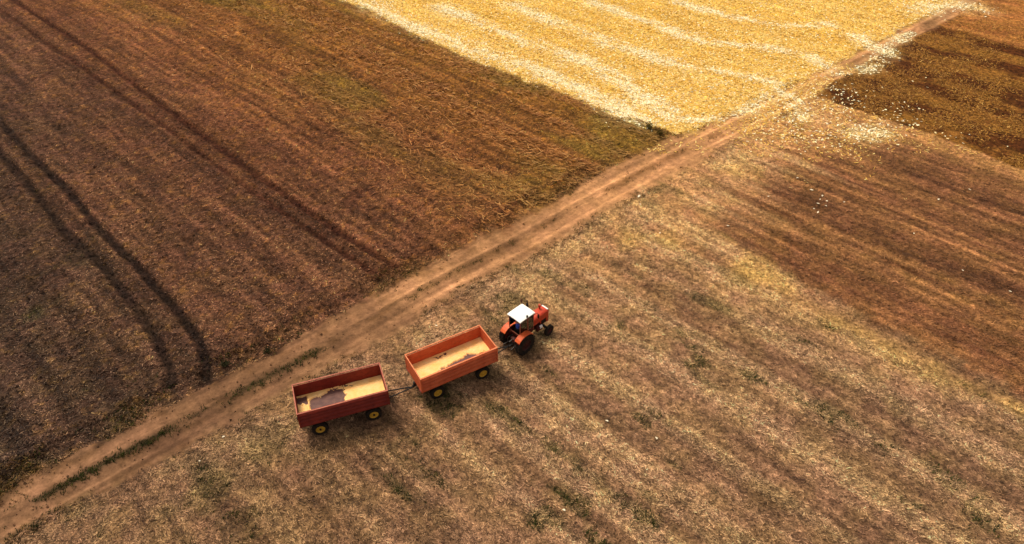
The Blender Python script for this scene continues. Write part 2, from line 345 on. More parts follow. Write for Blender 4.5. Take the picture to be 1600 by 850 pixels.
VALL = np.stack([XX, YY, LND['z']], -1).reshape(-1, 3); CALL = LND['col'].reshape(-1, 3)
M_SOIL = soil_mat('cloddy_soil', 9.0, 24.0, 0.85, 0.9)
M_STRAWSOIL = soil_mat('straw_strewn_soil', 10.0, 30.0, 0.75, 0.7)
M_TRACK = soil_mat('packed_earth', 6.0, 30.0, 0.34, 0.4)
for rid, nm, lab, mt in ((0, 'dirt_track', 'pale brown earth track with two wheel ruts crossing the fields', M_TRACK),
                         (1, 'ploughed_field', 'dark brown tilled field left of the track with paired tramlines', M_SOIL),
                         (2, 'stubble_field', 'golden maize stubble field at the top beyond the tilled field', M_STRAWSOIL),
                         (3, 'dark_stubble_field', 'dark brown field corner with golden residue right of the crossing', M_SOIL),
                         (4, 'harrowed_field', 'reddish brown harrowed field on the right side', M_STRAWSOIL),
                         (5, 'far_field', 'reddish field in the far top right corner', M_STRAWSOIL),
                         (6, 'fallow_field', 'tan mown stubble field under the tractor and trailers', M_STRAWSOIL)):
    f = quad[keep & (freg == rid)]
    if not len(f): continue
    used, inv = np.unique(f.ravel(), return_inverse=True)
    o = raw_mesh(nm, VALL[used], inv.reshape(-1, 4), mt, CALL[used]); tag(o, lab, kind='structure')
# the land goes on to the horizon
gx = np.concatenate([[-4000, -1500, -700], np.arange(-400, 400.1, 4.0), [700, 1500, 4000]]); gy = np.concatenate([[-4000, -1500, -600], np.arange(-200, 500.1, 4.0), [900, 1800, 5000]])
X2, Y2 = np.meshgrid(gx, gy); L2 = land(X2, Y2)
i2 = np.arange(X2.size).reshape(X2.shape); q2 = np.stack([i2[:-1, :-1], i2[:-1, 1:], i2[1:, 1:], i2[1:, :-1]], -1).reshape(-1, 4)
o = raw_mesh('ground', np.stack([X2, Y2, np.full(X2.shape, -0.5)], -1).reshape(-1, 3), q2, M_STRAWSOIL, L2['col'].reshape(-1, 3))
tag(o, 'surrounding farmland going on to the horizon', kind='structure')
del L2

# ------------------------------------------------------------------ litter, stubble, grass: what nobody could count
def sample(n, dens, y0=17, y1=112):
    """n candidate spots, nearer ones likelier (about even in the picture), thinned by dens(x, y)"""
    t = RNG.random(n); y = y0 * (y1 / y0) ** (t ** 0.92); x = (RNG.random(n) * 2 - 1) * (half_w(y) + 2)
    p = dens(x, y); m = RNG.random(n) < p
    return x[m], y[m]
def strips(name, x, y, length, width, ang, lift, tilt, color, mat, label, cat, z_off=0.012):
    """flat straw pieces: one quad each, lying at angle ang, tilted"""
    n = len(x); z = lookup('z', x, y) + z_off
    ca, sa = np.cos(ang) * length / 2, np.sin(ang) * length / 2
    wx, wy = -np.sin(ang) * width / 2, np.cos(ang) * width / 2
    dz = np.sin(tilt) * length / 2; roll = (RNG.random(n) - 0.5) * width * 0.5
    P = np.stack([np.stack([x - ca - wx, y - sa - wy, z + lift - np.abs(dz) * 0 - dz + np.abs(dz) - roll], -1), np.stack([x + ca - wx, y + sa - wy, z + lift + dz + np.abs(dz) - roll], -1),
                  np.stack([x + ca + wx, y + sa + wy, z + lift + dz + np.abs(dz) + roll], -1), np.stack([x - ca + wx, y - sa + wy, z + lift - dz + np.abs(dz) + roll], -1)], 1)
    F = np.arange(n * 4).reshape(n, 4)
    o = raw_mesh(name, P.reshape(-1, 3), F, mat, np.repeat(color, 4, 0), smooth=False)
    return tag(o, label, cat, kind='stuff')
def pick(n, cols, wts, jit=0.25):
    c = np.array([S(*q) for q in cols]); k = RNG.choice(len(cols), n, p=np.array(wts) / sum(wts))
    return c[k] * (1 + (RNG.random((n, 1)) - 0.5) * 2 * jit)
def blades(name, x, y, h, w, lean, leandir, color, mat, label, cat, per=5, spread=0.07):
    """tufts of upright blades, a triangle each"""
    x = np.repeat(x, per); y = np.repeat(y, per); n = len(x); color = np.repeat(color, per, 0) * (0.7 + 0.6 * RNG.random((n, 1)))
    h = np.repeat(h, per) * (0.6 + 0.7 * RNG.random(n)); z = lookup('z', x, y) - 0.01
    x = x + RNG.normal(0, spread, n); y = y + RNG.normal(0, spread, n)
    a = RNG.random(n) * 2 * np.pi; wx, wy = np.cos(a) * w, np.sin(a) * w
    ld = leandir + RNG.normal(0, 0.9, n); ln = h * (lean + 0.5 * RNG.random(n))
    P = np.stack([np.stack([x - wx, y - wy, z], -1), np.stack([x + wx, y + wy, z], -1), np.stack([x + np.cos(ld) * ln, y + np.sin(ld) * ln, z + h], -1)], 1)
    o = raw_mesh(name, P.reshape(-1, 3), np.arange(n * 3).reshape(n, 3), mat, np.repeat(color, 3, 0), smooth=False)
    return tag(o, label, cat, kind='stuff')
M_STRAW = tint_mat('dry_straw', 0.75); M_GRASS = tint_mat('weed_leaf', 0.6, 0.35); M_CLOD = tint_mat('clod_earth', 0.95)
ROWA = math.radians(-44)
reg = lambda x, y: lookup('region', x, y)
off_tr = lambda x, y: 1 - np.clip(lookup('tr', x, y) * 1.3, 0, 0.9)

# left field
x, y = sample(900000, lambda x, y: (reg(x, y) == 1) * off_tr(x, y) * (0.25 + 0.75 * lookup('med', x, y)) * (1 - 0.5 * lookup('ridge', x, y)))
n = len(x); near = lookup('col', x, y)
colr = near * (0.75 + 1.9 * RNG.random((n, 1)) ** 2.2) * np.array([1.03, 1.02, 0.92]); m = RNG.random(n) < 0.15; colr[m] = near[m] * 0.3; m = RNG.random(n) < 0.09; colr[m] = np.minimum(near[m] * 3.4 * np.array([1.0, 1.05, 0.85]) + 0.02, 0.5)
strips('straw_litter', x, y, 0.05 + 0.15 * RNG.random(n) ** 1.5, 0.018 + 0.03 * RNG.random(n), RNG.random(n) * np.pi, 0.0, RNG.normal(0, 0.35, n), colr, M_STRAW,
       'chopped straw and clods strewn over the dark tilled field', 'straw')
# dry grass leaning along the rows in the upper part of that field
x, y = sample(260000, lambda x, y: (reg(x, y) == 1) * sst(30, 48, lookup('v', x, y)) * sst(0.35, 0.6, lookup('row', x, y)) * 0.8, 40, 112)
n = len(x); g = lookup('gr', x, y)[:, None]
colr = pick(n, [(166,106,54), (192,132,72), (138,84,42), (214,160,96)], [4, 3, 3, 1]) * (1 - g) + pick(n, [(122,100,38), (146,116,50)], [1, 1]) * g
strips('dry_grass', x, y, 0.35 + 0.55 * RNG.random(n), 0.03 + 0.03 * RNG.random(n), ROWA + RNG.normal(0, 0.45, n), 0.03, RNG.normal(0.25, 0.3, n), colr, M_STRAW,
       'flattened dry grass along the upper edge of the tilled field', 'grass')
# golden stubble field: straw and husks
x, y = sample(560000, lambda x, y: (reg(x, y) == 2) * 0.8 + (reg(x, y) == 0) * 0.4 * lookup('xz', x, y) + 0.14 * ((reg(x, y) == 6) | (reg(x, y) == 4)) * lookup('xz', x, y), 48, 118)
n = len(x); h = lookup('hk', x, y)
colr = pick(n, [(251,206,108), (237,184,80), (255,226,144), (204,148,60)], [4, 4, 3, 1.2], 0.10)
m = RNG.random(n) < h * 0.5; colr[m] = pick(m.sum(), [(252,232,184), (246,216,150)], [1, 1], 0.06)
strips('maize_stubble', x, y, 0.14 + 0.24 * RNG.random(n), 0.03 + 0.05 * RNG.random(n), ROWA + RNG.normal(0, 0.9, n), 0.0, RNG.normal(0, 0.25, n), colr, M_STRAW,
       'broken golden maize stalks covering the far stubble field', 'stubble')
# pale husks in windrows, some blown across the track
x, y = sample(900000, lambda x, y: np.clip(lookup('hk', x, y), 0, 1) ** 1.2 * np.where(reg(x, y) == 0, 0.45, np.where(reg(x, y) == 2, 0.75, np.where(reg(x, y) == 3, 0.3, 0.16))) + 0.03 * (reg(x, y) == 2) + 0.03 * lookup('xz', x, y) ** 2, 44, 118)
n = len(x)
strips('maize_husks', x, y, 0.10 + 0.16 * RNG.random(n), 0.05 + 0.09 * RNG.random(n), RNG.random(n) * np.pi, 0.02, RNG.normal(0, 0.14, n),
       pick(n, [(268,256,222), (268,246,196), (262,230,166)], [3, 3, 2], 0.05), M_STRAW, 'pale maize husks lying in windrows on the stubble and across the track', 'husks')
# dark corner, reddish and far field
x, y = sample(1100000, lambda x, y: ((reg(x, y) == 3) * 0.6 + (reg(x, y) == 5) * 0.4) * sst(0.3, 0.7, lookup('med', x, y)), 44, 112)
n = len(x)
strips('maize_residue', x, y, 0.08 + 0.18 * RNG.random(n), 0.025 + 0.04 * RNG.random(n), ROWA + RNG.normal(0, 0.8, n), 0.0, RNG.normal(0, 0.4, n),
       pick(n, [(164,112,42), (186,134,58), (118,74,28), (222,176,96)], [4, 2.5, 4, 0.3]), M_STRAW, 'golden maize residue on the dark field corner by the crossing', 'residue')
x, y = sample(600000, lambda x, y: (reg(x, y) == 4) * 0.75, 24, 100)
n = len(x); near = lookup('col', x, y)
strips('straw_chaff', x, y, 0.06 + 0.16 * RNG.random(n), 0.018 + 0.03 * RNG.random(n), ROWA + RNG.normal(0, 0.7, n), 0.0, RNG.normal(0, 0.35, n),
       near * (0.8 + 1.1 * RNG.random((n, 1)) ** 2), M_STRAW, 'thin chaff combed along the rows of the reddish field', 'chaff')
# fallow field in front
x, y = sample(1000000, lambda x, y: (reg(x, y) == 6) * (0.35 + 0.65 * lookup('strip', x, y)) * (1 - 0.5 * lookup('brn', x, y)))
n = len(x); near = lookup('col', x, y)
colr = near * (0.35 + 1.75 * RNG.random((n, 1)) ** 1.5); m = RNG.random(n) < 0.12; colr[m] = near[m] * np.array([0.34, 0.27, 0.30]); m = RNG.random(n) < 0.05; colr[m] = np.minimum(near[m] * 2.2, 0.6)
hl = lookup('headl', x, y)
strips('mown_straw', x, y, 0.06 + 0.17 * RNG.random(n) ** 1.4, 0.015 + 0.025 * RNG.random(n), np.where(RNG.random(n) < 0.6 * (1 - hl), ROWA + RNG.normal(0, 0.4, n), RNG.random(n) * np.pi), 0.0, RNG.normal(0, 0.35, n),
       colr, M_STRAW, 'pale mown straw lying in rows on the field under the tractor', 'straw')
# standing short stubble there
x, y = sample(60000, lambda x, y: (reg(x, y) == 6) * (0.3 + 0.7 * lookup('strip', x, y)) * 0.8, 17, 70)
n = len(x); near = lookup('col', x, y)
blades('short_stubble', x, y, 0.07 + 0.08 * RNG.random(n), 0.012, 0.5, ROWA, near * (0.8 + 0.7 * RNG.random((n, 1))), M_STRAW, 'short upright dry stubble on the tan field', 'stubble', 4, 0.06)
# green weeds
x, y = sample(90000, lambda x, y: np.clip(lookup('cen', x, y) * sst(48, 26, y) * 0.9 * (reg(x, y) == 0) + 0.25 * lookup('cen', x, y) * (reg(x, y) == 0) + 0.55 * lookup('gre', x, y) ** 2 * (reg(x, y) == 6) * sst(50, 30, y)
              + 0.30 * lookup('verge', x, y) * (reg(x, y) == 1) + 0.25 * lookup('edge', x, y) + 0.25 * lookup('gr0', x, y) * (reg(x, y) == 1), 0, 1), 17, 75)
n = len(x); f_ = sst(30, 60, y)[:, None]
colr = pick(n, [(50,62,26), (66,76,30), (44,54,28), (96,88,40)], [3, 3, 2, 1.5]) * (1 - f_) + pick(n, [(110,84,40), (96,82,34)], [1, 1]) * f_
blades('green_weeds', x, y, 0.09 + 0.10 * RNG.random(n), 0.03, 0.6, 0.5, colr, M_GRASS, 'low green weeds on the middle of the track and its verges', 'weeds', 6, 0.09)
# dry yellow tufts on the verges and in the ridge at the field's end
x, y = sample(260000, lambda x, y: np.clip(0.5 * (lookup('verge', x, y) + 0.6 * lookup('ridge', x, y)) * (reg(x, y) == 1) * sst(0.42, 0.62, lookup('med', x, y)) + 0.25 * lookup('edge', x, y) + 0.03 * (reg(x, y) == 1) * sst(0.5, 0.65, lookup('med', x, y)), 0, 1), 17, 80)
n = len(x)
blades('dry_tufts', x, y, 0.08 + 0.12 * RNG.random(n), 0.022, 0.7, ROWA, pick(n, [(126,94,50), (152,116,62), (92,70,40), (176,138,84)], [3, 3, 3, 1]), M_STRAW, 'yellow dry grass tufts along the edge of the tilled field', 'grass', 5, 0.08)
# clods
x, y = sample(240000, lambda x, y: np.clip((reg(x, y) == 1) * (0.12 + 0.5 * lookup('ridge', x, y) + 0.35 * np.clip(lookup('tr', x, y), 0, 1)) * (1 - sst(30, 50, lookup('v', x, y))) + 0.05 * (reg(x, y) == 4) + 0.035 * (reg(x, y) == 0) + 0.05 * (reg(x, y) == 6) * (0.3 + lookup('brn', x, y)), 0, 1), 17, 90)
n = len(x); r = 0.03 + 0.07 * RNG.random(n) ** 2; z = lookup('z', x, y)
base = np.array([(1, 0, 0), (-0.5, 0.87, 0), (-0.5, -0.87, 0), (0.1, 0.05, 0.9), (0, 0, -0.6)])
V = base[None] * r[:, None, None] * (0.65 + 0.7 * RNG.random((n, 5, 1))); a = RNG.random(n) * 6.28
V = np.stack([V[..., 0] * np.cos(a)[:, None] - V[..., 1] * np.sin(a)[:, None], V[..., 0] * np.sin(a)[:, None] + V[..., 1] * np.cos(a)[:, None], V[..., 2]], -1) + np.stack([x, y, z + r * 0.25], -1)[:, None, :]
F = (np.array([(0, 1, 3), (1, 2, 3), (2, 0, 3), (1, 0, 4), (2, 1, 4), (0, 2, 4)])[None] + (np.arange(n) * 5)[:, None, None]).reshape(-1, 3)
cc = lookup('col', x, y) * (0.5 + 0.7 * RNG.random((n, 1)))
tag(raw_mesh('soil_clods', V.reshape(-1, 3), F, M_CLOD, np.repeat(cc, 5, 0), smooth=False), 'loose dark clods of earth scattered over the tilled soil', 'clods', kind='stuff')

# ------------------------------------------------------------------ mesh helpers for the machines
def obj(name, bm, mat, parent=None, smooth=False, bevel=0.0):
    me = bpy.data.meshes.new(name)
    bmesh.ops.recalc_face_normals(bm, faces=bm.faces[:])
    bm.to_mesh(me); bm.free(); me.materials.append(mat)
    if smooth:
        me.polygons.foreach_set('use_smooth', np.full(len(me.polygons), True)); me.set_sharp_from_angle(angle=math.radians(40))
    o = bpy.data.objects.new(name, me); COL.objects.link(o)
    if parent is not None: o.parent = parent
    if bevel:
        b = o.modifiers.new('bevel', 'BEVEL'); b.width = bevel; b.segments = 2; b.limit_method = 'ANGLE'
    return o
def B(bm, cx, cy, cz, sx, sy, sz, rot=None):
    m = Matrix.Translation((cx, cy, cz))
    if rot is not None: m = m @ rot
    bmesh.ops.create_cube(bm, size=1.0, matrix=m @ Matrix.Diagonal((sx, sy, sz, 1)))
def CYL(bm, p, q, r, r2=None, seg=12):
    p, q = Vector(p), Vector(q); d = q - p
    m = Matrix.Translation((p + q) / 2) @ d.to_track_quat('Z', 'Y').to_matrix().to_4x4()
    bmesh.ops.create_cone(bm, cap_ends=True, segments=seg, radius1=r, radius2=r if r2 is None else r2, depth=d.length, matrix=m)
def BEAM(bm, p, q, wd, ht):
    p, q = Vector(p), Vector(q); d = q - p
    x = d.normalized(); y = Vector((0, 0, 1)).cross(x)
    if y.length < 1e-4: y = Vector((0, 1, 0))
    y.normalize(); z = x.cross(y)
    m = Matrix((x, y, z)).transposed().to_4x4(); m.translation = (p + q) / 2
    bmesh.ops.create_cube(bm, size=1.0, matrix=m @ Matrix.Diagonal((d.length, wd, ht, 1)))
def PRISM(bm, prof, axis, a, b):
    """closed profile extruded along an axis ('x': prof is (y,z); 'y': prof is (x,z)) from a to b"""
    mk = (lambda t, p: (t, p[0], p[1])) if axis == 'x' else (lambda t, p: (p[0], t, p[1]))
    A = [bm.verts.new(mk(a, p)) for p in prof]; Bv = [bm.verts.new(mk(b, p)) for p in prof]
    n = len(prof); bm.faces.new(A); bm.faces.new(Bv[::-1])
    for i in range(n): bm.faces.new((A[i], A[(i + 1) % n], Bv[(i + 1) % n], Bv[i]))
def LATHE(bm, prof, seg=28, axis='y', ctr=(0, 0, 0)):
    """profile of (radius, offset along the axis), turned round the y axis"""
    rings = []
    for r, t in prof:
        rings.append([bm.verts.new((ctr[0] + r * math.cos(2 * math.pi * k / seg), ctr[1] + t, ctr[2] + r * math.sin(2 * math.pi * k / seg))) for k in range(seg)])
    for a, b in zip(rings[:-1], rings[1:]):
        for k in range(seg): bm.faces.new((a[k], a[(k + 1) % seg], b[(k + 1) % seg], b[k]))
    return rings
def empty(name, loc, rz, label, cat, group=None):
    o = bpy.data.objects.new(name, None); COL.objects.link(o); o.location = loc; o.rotation_euler = (0, 0, rz); o.empty_display_size = 0.3
    return tag(o, label, cat, group)
def copy_part(o, parent):
    c = o.copy(); COL.objects.link(c); c.parent = parent
    return c

M_RUB = paint('dusty_rubber', (26,23,21), (46,38,32), 0.85, 5, 0.15, (104,76,52), 0.7)
M_BLACK = paint('black_chassis', (22,18,17), (36,28,24), 0.6, 4, 0.3, (84,58,40), 0.4)
M_RIM_Y = paint('yellow_rim', (196,144,36), (222,172,56), 0.55, 6, 0.35, (110,72,32), 0.7)
M_ORG = paint('orange_side', (196,84,44), (214,104,60), 0.55, 1.6, 0.3, (148,62,38), 0.55)
M_ORGRIM = paint('orange_rim', (222,120,72), (236,146,96), 0.55, 4, 0.3, (150,70,40), 0.5)
M_RED = paint('dark_red_side', (118,36,26), (140,46,32), 0.6, 1.6, 0.25, (72,28,22), 0.6)
M_REDRIM = paint('dark_red_rim', (176,98,78), (196,118,94), 0.6, 4, 0.25, (120,56,44), 0.6)
M_FLOOR = paint('bare_steel_floor', (96,62,58), (120,82,72), 0.55, 3, 0.3, (70,44,40), 0.6)
def grain_mat():
    m, n, b = new_mat('maize_grain', 0.7, 0.2); L = n.links.new
    tc = n.nodes.new('ShaderNodeTexCoord'); v = n.nodes.new('ShaderNodeTexVoronoi'); v.inputs['Scale'].default_value = 55
    a = n.nodes.new('ShaderNodeTexNoise'); a.inputs['Scale'].default_value = 2.2; a.inputs['Detail'].default_value = 5
    L(tc.outputs['Object'], v.inputs['Vector']); L(tc.outputs['Object'], a.inputs['Vector'])
    r = n.nodes.new('ShaderNodeValToRGB'); r.color_ramp.elements[0].position = 0.3; r.color_ramp.elements[1].position = 0.7
    r.color_ramp.elements[0].color = P4(254,194,112); r.color_ramp.elements[1].color = P4(255,210,144); L(a.outputs[0], r.inputs[0])
    mi = n.nodes.new('ShaderNodeMix'); mi.data_type = 'RGBA'; mi.blend_type = 'MULTIPLY'; mi.inputs[0].default_value = 0.08
    L(r.outputs[0], mi.inputs[6]); L(v.outputs['Color'], mi.inputs[7]); L(mi.outputs[2], b.inputs['Base Color'])
    bp = n.nodes.new('ShaderNodeBump'); bp.inputs['Strength'].default_value = 0.5; bp.inputs['Distance'].default_value = 0.01; L(v.outputs['Distance'], bp.inputs['Height']); L(bp.outputs[0], b.inputs['Normal'])
    return m
M_GRAIN = grain_mat()

# ------------------------------------------------------------------ trailers
TL, TW, TH, TZ = 5.31, 2.40, 1.07, 1.25
def tyre_bm(R, wd, rin, lugs, lug_h, chevron=True):
    bm = bmesh.new(); h = wd / 2
    LATHE(bm, [(rin, -h * 0.82), (R * 0.80, -h), (R * 0.955, -h * 0.96), (R * 0.99, -h * 0.72), (R, 0), (R * 0.99, h * 0.72), (R * 0.955, h * 0.96), (R * 0.80, h), (rin, h * 0.82), (rin, -h * 0.82)], 36)
    for k in range(lugs):
        for s in (-1, 1):
            a = 2 * math.pi * (k + (0.5 if s > 0 else 0)) / lugs
            rot = Matrix.Rotation(-a, 4, 'Y')
            m = rot @ Matrix.Translation((R + lug_h * 0.35, s * h * 0.48, 0)) @ Matrix.Rotation(s * (0.7 if chevron else 0.1), 4, 'X') @ Matrix.Diagonal((lug_h * 1.3, h * 1.0, R * 0.075, 1))
            bmesh.ops.create_cube(bm, size=1.0, matrix=m)
    return bm
def rim_bm(r, wd, side):
    """dished steel disc, open to the given side (+1 / -1 along y)"""
    bm = bmesh.new(); h = wd / 2 * side
    LATHE(bm, [(r, h * 0.86), (r * 0.93, h * 0.90), (r * 0.86, h * 0.55), (r * 0.60, h * 0.42), (r * 0.42, h * 0.62), (0.001, h * 0.62)], 28)
    LATHE(bm, [(r, -h * 0.86), (r * 0.9, -h * 0.5), (0.001, -h * 0.4)], 28)
    for k in range(8):
        a = k * math.pi / 4; p = (math.cos(a) * r * 0.52, h * 0.5, math.sin(a) * r * 0.52)
        CYL(bm, p, (p[0], h * 0.72, p[2]), 0.016, seg=6)
    return bm
def board(prof_h, length, thick, ribs, depth):
    """a corrugated steel board: profile across height, extruded along its length; outer side towards -y"""
    pr = [(0, 0)]
    st = prof_h / ribs
    for k in range(ribs):
        z = k * st
        pr += [(0, z + st * 0.05), (-depth, z + st * 0.09), (-depth, z + st * 0.42), (-0.01, z + st * 0.90)]
    pr += [(0, prof_h), (thick, prof_h), (thick, 0)]
    bm = bmesh.new(); PRISM(bm, pr, 'x', -length / 2, length / 2)
    return bm
def make_trailer(name, c, yaw, label, m_side, m_rim, bar_end):
    T = empty(name, (c[0], c[1], 0), yaw, label, 'trailer', 'grain trailers behind the tractor')
    # chassis and running gear
    bm = bmesh.new()
    for s in (-1, 1): B(bm, 0, s * 0.45, 1.02, TL - 0.2, 0.09, 0.20)
    for k in range(7): B(bm, -TL / 2 + 0.25 + k * (TL - 0.5) / 6, 0, 1.165, 0.07, TW - 0.12, 0.085)
    obj('chassis', bm, M_BLACK, T)
    bm = bmesh.new(); B(bm, 0, 0, TZ + 0.045, TL - 0.09, TW - 0.09, 0.05); obj('floor', bm, M_FLOOR, T)
    bm = bmesh.new(); CYL(bm, (1.6, 0, 0.80), (1.6, 0, 0.92), 0.52, seg=28); B(bm, 1.6, 0, 0.70, 1.1, 0.75, 0.10); obj('turntable', bm, M_BLACK, T)
    for ax in (-1.6, 1.6):
        bm = bmesh.new(); B(bm, ax, 0, 0.47, 0.11, 1.85, 0.11)
        for s in (-1, 1):
            for k in range(3): B(bm, ax, s * 0.48, 0.56 + k * 0.028, 1.0 - k * 0.22, 0.07, 0.024)
            B(bm, ax, s * 0.48, 0.70 if ax > 0 else 0.78, 0.12, 0.08, 0.22 if ax > 0 else 0.30)
        obj('axle', bm, M_BLACK, T)
    for ax in (-1.6, 1.6):
        for s in (-1, 1):
            wv = obj('wheel', tyre_bm(0.47, 0.28, 0.27, 22, 0.012, False), M_RUB, T, smooth=True); wv.location = (ax, s * 1.02, 0.475)
            rm = obj('rim', rim_bm(0.275, 0.28, s), M_RIM_Y, wv, smooth=True)
            bm = bmesh.new(); CYL(bm, (0, 0.04 * s, 0), (0, 0.145 * s, 0), 0.075, 0.06, 12); obj('hub', bm, M_BLACK if c[0] < -8 else M_RIM_Y, wv)
    # boards: two stacked on every side
    for lv in range(2):
        z0 = TZ - 0.13 if lv == 0 else TZ + TH / 2; h = TH / 2 - 0.012 + (0.13 if lv == 0 else 0)
        for s in (-1, 1):
            o = obj('side_board', board(h, TL - 0.14, 0.03, 2, 0.115), m_side, T); o.location = (0, s * TW / 2 - s * 0.115, z0)
            if s > 0: o.rotation_euler = (0, 0, math.pi)
        for s in (-1, 1):
            o = obj('end_board', board(h, TW - 0.16, 0.03, 2, 0.04), m_side, T); o.location = (s * (TL / 2 - 0.04), 0, z0); o.rotation_euler = (0, 0, math.pi / 2 if s > 0 else -math.pi / 2)
    for sx in (-1, 1):
        for sy in (-1, 1):
            bm = bmesh.new(); B(bm, sx * (TL / 2 - 0.035), sy * (TW / 2 - 0.04), TZ + TH / 2 - 0.065, 0.085, 0.085, TH + 0.13); obj('corner_post', bm, m_side, T, bevel=0.008)
    for s in (-1, 1):
        bm = bmesh.new(); B(bm, 0, s * (TW / 2 - 0.035), TZ + TH + 0.022, TL + 0.01, 0.075, 0.05); obj('top_rail', bm, m_rim, T, bevel=0.008)
        bm = bmesh.new(); B(bm, s * (TL / 2 - 0.03), 0, TZ + TH + 0.020, 0.065, TW - 0.15, 0.045); obj('top_rail', bm, m_rim, T, bevel=0.008)
        for k in (-1.7, -0.55, 0.6, 1.75):
            bm = bmesh.new(); B(bm, k, s * (TW / 2 - 0.05), TZ - 0.16, 0.12, 0.07, 0.06); obj('hinge', bm, M_BLACK, T)
    # latch levers on the ends, rear lamp boards
    for sy in (-1, 1):
        bm = bmesh.new(); B(bm, -TL / 2 - 0.012, sy * 0.95, 1.13, 0.03, 0.30, 0.11); obj('tail_lamp', bm, M_LAMP, T)
    # drawbar: A-frame from the turntable to the hitch in front
    ex, ey = bar_end; bm = bmesh.new()
    for s in (-1, 1): BEAM(bm, (1.95, s * 0.42, 0.62), (ex - 0.10, ey + s * 0.03, 0.60), 0.055, 0.065)
    B(bm, 2.2, 0, 0.62, 0.06, 0.70, 0.06)
    CYL(bm, (ex - 0.16, ey, 0.60), (ex + 0.02, ey, 0.60), 0.05, seg=10)
    obj('drawbar', bm, M_BLACK, T)
    bm = bmesh.new(); B(bm, -TL / 2 + 0.08, 0, 0.84, 0.30, 0.16, 0.30); CYL(bm, (-TL / 2 - 0.10, 0, 0.55), (-TL / 2 - 0.10, 0, 0.78), 0.03, seg=8); B(bm, -TL / 2 - 0.05, 0, 0.68, 0.22, 0.10, 0.12); obj('rear_hitch', bm, M_BLACK, T)
    return T
M_LAMP = paint('red_lamp_lens', (120,18,14), (150,26,20), 0.3, 6, 0.5, (60,20,16), 0.4)
C1, A1, C2, A2 = (-3.794, 31.165), 0.52635, (-10.227, 28.187), 0.34697
def to_local(p, c, a):
    dx, dy = p[0] - c[0], p[1] - c[1]; return (dx * math.cos(a) + dy * math.sin(a), -dx * math.sin(a) + dy * math.cos(a))
TRC, TRA = (0.31, 33.87), math.radians(45)
hitch_tr = (TRC[0] - 0.78 * math.cos(TRA), TRC[1] - 0.78 * math.sin(TRA))
hitch_t1 = (C1[0] - (TL / 2 + 0.10) * math.cos(A1), C1[1] - (TL / 2 + 0.10) * math.sin(A1))
make_trailer('farm_trailer', C1, A1, 'orange four-wheeled trailer coupled directly behind the tractor', M_ORG, M_ORGRIM, to_local(hitch_tr, C1, A1))
make_trailer('farm_trailer', C2, A2, 'dark red four-wheeled trailer, last in the train', M_RED, M_REDRIM, to_local(hitch_t1, C2, A2))

def in_poly(x, y, P):
    r = np.zeros(x.shape, bool); n = len(P)
    for i in range(n):
        (x1, y1), (x2, y2) = P[i], P[(i + 1) % n]
        if y1 == y2: continue
        c = ((y1 > y) != (y2 > y)) & (x < (x2 - x1) * (y - y1) / (y2 - y1) + x1); r ^= c
    return r
def grain(c, yaw, bare, thick, seed, label):
    lx, ly = TL - 0.16, TW - 0.16
    gx = np.linspace(-lx / 2, lx / 2, 210); gy = np.linspace(-ly / 2, ly / 2, 96); X, Y = np.meshgrid(gx, gy)
    nx = X + (fbm(X * 4, Y * 4, 4, seed) - 0.5) * 0.40 + (fbm(X * 15, Y * 15, 2, seed + 2) - 0.5) * 0.22; ny = Y + (fbm(X * 4, Y * 4, 4, seed + 9) - 0.5) * 0.40 + (fbm(X * 15, Y * 15, 2, seed + 4) - 0.5) * 0.22
    m = np.zeros(X.shape)
    for P in bare: m = np.maximum(m, in_poly(nx, ny, P).astype(float))
    for _ in range(3): m[1:-1, 1:-1] = (m[1:-1, 1:-1] * 2 + m[:-2, 1:-1] + m[2:, 1:-1] + m[1:-1, :-2] + m[1:-1, 2:]) / 6
    z = thick * (0.75 + 0.6 * fbm(X * 1.3, Y * 1.3, 3, seed + 3)) + (fbm(X * 9, Y * 9, 2, seed + 5) - 0.5) * 0.02
    z = z * (1 - m) - 0.03 * m
    i = np.arange(X.size).reshape(X.shape); F = np.stack([i[:-1, :-1], i[:-1, 1:], i[1:, 1:], i[1:, :-1]], -1).reshape(-1, 4)
    zc = z[:-1, :-1].ravel(); F = F[zc > -0.028]
    o = raw_mesh('maize_grain', np.stack([X, Y, z + TZ + 0.072], -1).reshape(-1, 3), F, M_GRAIN)
    o.location = (c[0], c[1], 0); o.rotation_euler = (0, 0, yaw)
    return tag(o, label, 'grain', kind='stuff')
grain(C1, A1, [[(-1.35,-0.40),(-1.12,-0.16),(-0.6,-0.14),(-0.06,-0.01),(0.43,-0.01),(0.91,-0.07),(1.1,0.22),(1.82,-0.25),(2.33,-0.26),(2.2,-1.3),(-1.3,-1.3)], [(-0.85,1.0),(-0.05,0.94),(-0.1,0.80),(-0.75,0.80)]], 0.07, 301, 'golden maize grain spread on the floor of the orange trailer')
grain(C2, A2, [[(-1.9,0.5),(-1.13,0.75),(-0.72,0.82),(-0.66,0.95),(0.32,0.78),(0.1,-0.3),(0.0,-1.3),(-1.85,-1.3),(-1.95,-0.3)], [(-0.5,1.04),(0.87,0.92),(0.87,0.82),(-0.4,0.92)], [(-2.7,1.0),(-1.98,1.0),(-2.07,0.30),(-2.7,0.42)]], 0.07, 401, 'golden maize grain with a bare patch in the dark red trailer')

